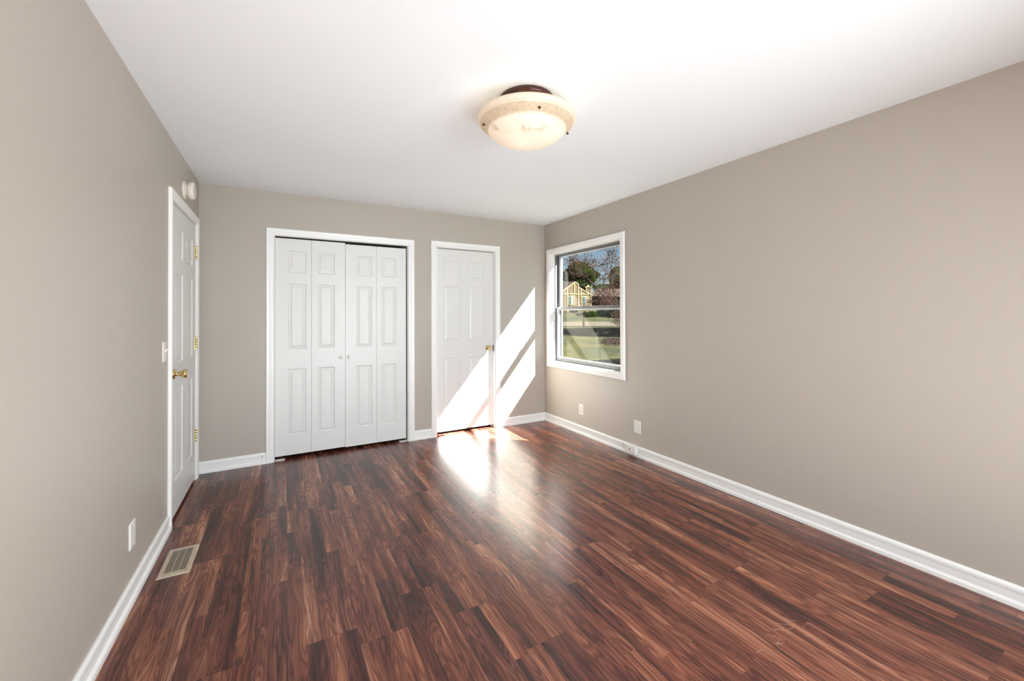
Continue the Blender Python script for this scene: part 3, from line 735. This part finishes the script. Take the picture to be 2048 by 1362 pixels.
tag(strip(-15, 170, -60, 90, 0.0, 'lawn', M['lawn'], 2), kind='structure')
tag(strip(30.2, 37.6, -55, 80, 0.02, 'street', M['street'], 2), kind='structure')

FX = F2.copy(); FX.z = 0; FX.normalize()
HN = Vector((0.30, -1.0, 0)).normalized()      # the house front faces this way
def hp(x, y, D):
    c = at(1150, 600, D); o = Vector((0, 0, CAM_H)); d = at(x, y, 1.0)-o
    return o + d*((c-o).dot(HN)/d.dot(HN))
def facade(pts, D, depth, mb=None):
    mb = mb or MB(); return mb.prism([hp(x, y, D) for x, y in pts], -HN*depth)
def board(mb, a, b, D, wpx, thick=0.08):
    a2, b2 = Vector(a), Vector(b); t = (b2-a2).normalized(); n_ = Vector((-t.y, t.x))*wpx/2
    poly = [hp(*(p), D) for p in (a2-n_, b2-n_, b2+n_, a2+n_)]
    mb.prism([p+HN*thick for p in poly], -HN*thick*0.98)

# tan half-timbered house
DH = 60.0
hs = empty('house', ground(9.0, DH)); tag(hs, 'tan half-timbered house with cream boards seen through the window', 'house')
facade([(1098, 627), (1098, 600), (1150, 563.5), (1156.3, 568.5), (1156.3, 574), (1182, 589.5), (1182, 627)], DH, 9.0).build('wall', M['stucco'], hs)
rf = MB()
for a, b in (((1096, 601.5), (1150, 563.5)), ((1150, 563.5), (1156.8, 568.8)), ((1156.3, 573.5), (1184, 590.5))):
    A, B = hp(*a, DH), hp(*b, DH); rf.obox(A+HN*0.05, B-A, Vector((0, 0, 0.07)), -HN*9.3)
rf.build('roof', M['roof'], hs)
bd = MB()
for a, b, w_ in (((1096, 602.0), (1150, 564.0), 2.2), ((1150, 564.0), (1156.6, 569.0), 2.2), ((1156.3, 568.5), (1156.3, 575), 1.5), ((1156.3, 574.2), (1184, 591), 2.2),
                 ((1098, 587.5), (1181, 588.5), 1.9), ((1134, 574), (1134, 625), 1.8), ((1148, 565.5), (1148, 588), 1.8), ((1156, 573), (1156, 625), 1.8),
                 ((1161.5, 577), (1161.5, 625), 1.8), ((1181.6, 590), (1181.6, 625), 1.5), ((1120, 584), (1120, 625), 1.8)):
    board(bd, a, b, DH, w_)
bd.build('timber_boards', M['cream'], hs)
for (x0, x1, y0, y1) in ((1134.6, 1147.6, 591.5, 609.5), (1162.3, 1174.2, 592.5, 611)):
    fw = MB(); board(fw, (x0, (y0+y1)/2), (x1, (y0+y1)/2), DH, y1-y0, 0.14); fo = fw.build('window', M['cream'], hs)
    gw = MB(); board(gw, (x0+1.3, (y0+y1)/2), (x1-1.3, (y0+y1)/2), DH, y1-y0-2.8, 0.17); gw.build('pane', M['hglass'], fo)
    cw = MB(); board(cw, ((x0+x1)/2+1.4, (y0+y1)/2), ((x0+x1)/2+2.6, (y0+y1)/2), DH, y1-y0-3.2, 0.19); board(cw, ((x0+x1)/2-0.5, (y0+y1)/2), ((x0+x1)/2, (y0+y1)/2), DH, y1-y0-2.8, 0.19)
    cw.build('curtain', M['curtain'], fo)
ch = MB(); facade([(1171.3, 592), (1171.3, 574), (1181, 574), (1181, 592)], DH+3.5, 1.2, ch); ch.build('chimney', M['stucco'], hs)
ct = MB(); facade([(1170.3, 574.6), (1170.3, 573), (1182, 573), (1182, 574.6)], DH+3.3, 1.6, ct); facade([(1174.5, 573), (1174.5, 569.6), (1177.5, 569.6), (1177.5, 573)], DH+3.5, 0.6, ct)
for x in (1171.6, 1180.7): board(ct, (x, 574), (x, 591), DH+3.5, 1.0, 0.1)
ct.build('chimney_trim', M['cream'], hs)
wg = MB(); facade([(1100, 590), (1100, 566.5), (1129, 562), (1137, 570), (1137, 590)], DH+5, 6, wg); wg.build('rear_roof', M['roof'], hs)

# brown-roofed house to the right
h2 = empty('house', ground(23, 92)); tag(h2, 'low dark house with a wide brown shingle roof behind the bare-branched tree', 'house')
MB().prism([at(x, y, 92) for x, y in ((1190, 628), (1190, 590), (1290, 592), (1290, 628))], FX*8).build('wall', M['brownwall'], h2)
r2 = MB(); A = [at(1184, 592, 91), at(1300, 594, 91), at(1286, 577.5, 97), at(1190, 577.5, 97)]
r2.add(A+[p+Vector((0, 0, -0.25)) for p in A], [(0, 1, 2, 3), (7, 6, 5, 4), (0, 4, 5, 1), (1, 5, 6, 2), (2, 6, 7, 3), (3, 7, 4, 0)]); r2.build('roof', M['roof'], h2)

# mailbox
gm = at(1167.3, 653, 29.6)
mbx = empty('mailbox', (gm.x, gm.y, gz(29.6))); tag(mbx, 'dark mailbox on a wooden post at the edge of the street outside', 'mailbox')
u = _R*0.5
pbase = Vector((gm.x, gm.y, gz(29.6)-0.02)); top = at(1167.3, 625.5, 29.6).z
MB().obox(pbase-_R*0.055-FX*0.055, _R*0.11, FX*0.11, Vector((0, 0, top-pbase.z))).build('post', M['post'], mbx)
MB().obox(at(1160.5, 631.5, 29.6)-FX*0.05, _R*0.50, FX*0.10, Vector((0, 0, 0.05))).build('support_arm', M['post'], mbx)
c0 = at(1151.8, 631.6, 29.6); hb_ = MB()
ringp = [(-0.11, 0), (0.11, 0), (0.11, 0.14)] + [(0.11*math.cos(math.radians(t)), 0.14+0.11*math.sin(math.radians(t))) for t in range(20, 180, 20)] + [(-0.11, 0.14)]
hb_.prism([c0+FX*a+Vector((0, 0, b)) for a, b in ringp], _R*0.50).build('mailbox_body', M['box'], mbx)
c1 = at(1168.4, 629.8, 29.5); MB().obox(c1, _R*0.14, FX*0.14, Vector((0, 0, 0.25))).build('newspaper_holder', M['box'], mbx)

# vegetation
def leaves(mb, centre, radii, count, size, rnd, shell=0.5):
    cx, cy, cz = centre
    for _ in range(count):
        while True:
            v = Vector((rnd.uniform(-1, 1), rnd.uniform(-1, 1), rnd.uniform(-1, 1)))
            if 0.02 < v.length < 1: break
        v = v.normalized()*(v.length**shell)
        p = Vector((cx+v.x*radii[0], cy+v.y*radii[1], cz+v.z*radii[2]))
        a = Vector((rnd.gauss(0, 1), rnd.gauss(0, 1), rnd.gauss(0, 1))).normalized(); b = a.cross(Vector((rnd.gauss(0, 1), rnd.gauss(0, 1), rnd.gauss(0, 1)))).normalized()
        s_ = size*rnd.uniform(0.6, 1.3)
        mb.add([p-a*s_, p+b*s_*0.55, p+a*s_, p-b*s_*0.55], [(0, 1, 2, 3)])
def tree(name, label, base, blobs, leaf, size, count, trunk_r=0.25, group=None, seed=1, cat='tree'):
    rnd = random.Random(seed); e = empty(name, base); tag(e, label, cat, group)
    mb = MB(); tot = sum(b[1][0]*b[1][2] for b in blobs)
    for c_, r_ in blobs: leaves(mb, c_, r_, int(count*r_[0]*r_[2]/tot), size, rnd, 0.45)
    mb.build('foliage', M[leaf], e, recalc=False)
    tb = MB(); b0 = Vector(base); b0.z -= 0.1
    for c_, r_ in blobs: tb.tube([b0, b0.lerp(Vector(c_), 0.5)+Vector((0, 0, -0.2)), Vector(c_)], [trunk_r, trunk_r*0.7, trunk_r*0.2], 7)
    tb.build('trunk', M['bark'], e); return e
def P(x, y, D): return tuple(at(x, y, D))
def R_(px, D): return px*D/FPX
D1 = 112
tree('leafy_tree', 'large green tree rising behind the tan half-timbered house', tuple(ground(18.5, D1)),
     [(P(1158, 545, D1), (R_(26, D1), 3, R_(22, D1))), (P(1142, 552, D1), (R_(18, D1), 3, R_(16, D1))), (P(1175, 552, D1), (R_(20, D1), 3, R_(16, D1))), (P(1160, 568, D1), (R_(24, D1), 3, R_(14, D1))), (P(1188, 550, D1), (R_(9, D1), 2, R_(7, D1)))],
     'leaf_green', 0.24, 11000, 0.3, seed=3)
D2 = 122
tree('leafy_tree', 'distant green trees line right of the chimney behind the roofs', tuple(ground(32, D2)),
     [(P(1235, 555, D2), (R_(16, D2), 3, R_(22, D2))), (P(1206, 575, D2), (R_(22, D2), 3, R_(7, D2))), (P(1246, 570, D2), (R_(20, D2), 3, R_(18, D2)))], 'leaf_green', 0.24, 5600, 0.25, seed=4)
tree('leafy_tree', 'thin dark tree at the left edge of the view outside beside the house', tuple(ground(13.0, 100)),
     [(P(1130, 555, 100), (R_(4, 100), 1, R_(14, 100)))], 'leaf_dark', 0.22, 260, 0.12, seed=6)
for (x, y, r, h_, D, lf, lab, sd_) in ((1183, 631, 13, 8, 46, 'leaf_green', 'bright green rounded shrub just right of the mailbox', 1), (1205, 628, 14, 9, 47, 'leaf_dark', 'dark green shrub in the middle of the row across the street', 2),
                                (1228, 627, 14, 11, 45, 'leaf_dark', 'dark green shrub at the right end of the row across the street', 3), (1148, 621.5, 9, 3, 56, 'leaf_green', 'low green hedge under the windows of the tan house', 4)):
    e = empty('garden_shrub', P(x, y+h_, D)); tag(e, lab, 'shrub'); rnd = random.Random(sd_)
    mb = MB(); leaves(mb, P(x, y, D), (R_(r, D), R_(r, D), R_(h_, D)), 900, 0.12, rnd, 0.4); mb.build('foliage', M[lf], e, recalc=False)
    tb = MB(); b0 = Vector(P(x, y, D)); g0 = Vector((b0.x, b0.y, gz(depth_of(b0))-0.05)); 
    for k in range(4): tb.tube([g0, b0+Vector((rnd.uniform(-.3, .3), rnd.uniform(-.3, .3), 0.1))], [0.04, 0.015], 6)
    tb.build('stem', M['bark'], e)

# foreground tree with russet leaves
D3 = 9.5
ft = empty('russet_tree', tuple(ground(2.9, D3))); tag(ft, 'near tree with dark branches and sparse russet leaves filling the upper right of the window', 'tree')
rnd = random.Random(5)
limbs = [([(1275, 720), (1266, 660), (1248, 632), (1226, 612), (1204, 588), (1190, 572), (1176, 558), (1163, 544), (1152, 530), (1140, 520)], 5.0, 0.9, 0.0),
         ([(1204, 588), (1206, 572), (1210, 550), (1212, 535), (1219, 520), (1216, 500)], 1.6, 0.4, 0.3),
         ([(1212, 537), (1200, 534), (1184, 532), (1170, 525), (1150, 522), (1133, 525)], 1.0, 0.3, -0.4),
         ([(1212, 540), (1224, 538), (1240, 538)], 1.0, 0.5, 0.2),
         ([(1262, 640), (1262, 570), (1245, 535), (1228, 512), (1218, 496), (1208, 484)], 2.4, 0.5, 0.6),
         ([(1193, 575), (1200, 560), (1196, 545), (1180, 538), (1172, 520)], 0.9, 0.3, 0.5),
         ([(1226, 612), (1215, 600), (1206, 600), (1190, 602), (1176, 604)], 1.1, 0.3, -0.5),
         ([(1248, 632), (1238, 618), (1228, 590), (1222, 570), (1232, 552)], 1.5, 0.4, 0.4),
         ([(1240, 605), (1222, 590), (1206, 582), (1196, 590)], 1.0, 0.3, -0.3),
         ([(1176, 558), (1168, 552), (1150, 552), (1138, 540)], 0.8, 0.25, 0.3),
         ([(1268, 690), (1256, 655), (1240, 648), (1228, 646)], 1.2, 0.3, -0.6)]
tb = MB(); lf = MB()
for pts, w0, w1, dz in limbs:
    n_ = len(pts); P3 = [at(x, y, D3+dz*i/(n_-1)+rnd.uniform(-.03, .03)) for i, (x, y) in enumerate(pts)]
    tb.tube(P3, [R_((w0*(1-i/(n_-1))+w1*i/(n_-1))/2, D3) for i in range(n_)], 7)
    for a, b in zip(P3[1:-1], P3[2:]):
        for _ in range(7):
            s0 = a.lerp(b, rnd.random()); d = Vector((rnd.gauss(0, 1), rnd.gauss(0, 1), rnd.gauss(0.2, 0.7))).normalized()*rnd.uniform(0.12, 0.34)
            tb.tube([s0, s0+d*0.55+Vector((0, 0, 0.02)), s0+d], [0.006, 0.004, 0.002], 4)
            for _k in range(14):
                leaves(lf, s0+d*rnd.uniform(0.3, 1.1)+Vector((rnd.gauss(0, .04), rnd.gauss(0, .04), rnd.gauss(0, .04))), (0.02, 0.02, 0.02), 1, 0.0165, rnd)
for _ in range(2300):
    x, y = rnd.choice([(rnd.gauss(1205, 18), rnd.gauss(598, 9)), (rnd.gauss(1226, 9), rnd.gauss(560, 24)), (rnd.gauss(1185, 22), rnd.gauss(524, 7)), (rnd.gauss(1215, 14), rnd.gauss(604, 6)), (rnd.gauss(1228, 10), rnd.gauss(515, 12)), (rnd.gauss(1150, 12), rnd.gauss(525, 8)), (rnd.gauss(1236, 5), rnd.gauss(635, 10))])
    leaves(lf, at(x, y, D3+rnd.uniform(-0.6, 1.2)), (0.03, 0.03, 0.03), 1, 0.017, rnd)
tb.build('branches', M['bark'], ft); lf.build('foliage', M['leaf_red'], ft, recalc=False)

# shade trees beside the house, right of the view
tree('leafy_tree', 'broad dark tree on the lawn to the right of the window view', tuple(ground(12.5, 23)),
     [(tuple(ground(12.6, 23, 5.6)), (4.6, 4.2, 1.8)), (tuple(ground(16.5, 22, 6.0)), (4.0, 4.0, 2.0))], 'leaf_dark', 0.35, 4200, 0.3, seed=8)
tree('leafy_tree', 'small leafy tree close to the house just right of the window view', tuple(ground(9.0, 8.6)),
     [(tuple(ground(9.0, 8.8, 4.7)), (2.4, 2.4, 1.3))], 'leaf_dark', 0.16, 2600, 0.12, seed=12)
# drift of fallen leaves on the lawn
fl = MB(); rnd = random.Random(9)
for _ in range(2200):
    D = 17.5+rnd.gauss(0, 0.75); s_ = (rnd.gauss(1228, 12)-1024)/FPX*D
    p = ground(s_, D, 0.02+rnd.random()*0.06); a = rnd.random()*6.28; v = Vector((math.cos(a), math.sin(a), rnd.uniform(-.4, .4)))*0.035; b = Vector((-math.sin(a), math.cos(a), rnd.uniform(-.4, .4)))*0.025
    fl.add([p-v, p+b, p+v, p-b], [(0, 1, 2, 3)])
o = fl.build('fallen_leaves', M['litter'], recalc=False); tag(o, 'brown drift of fallen leaves lying on the sunlit lawn outside', 'leaves', kind='stuff')
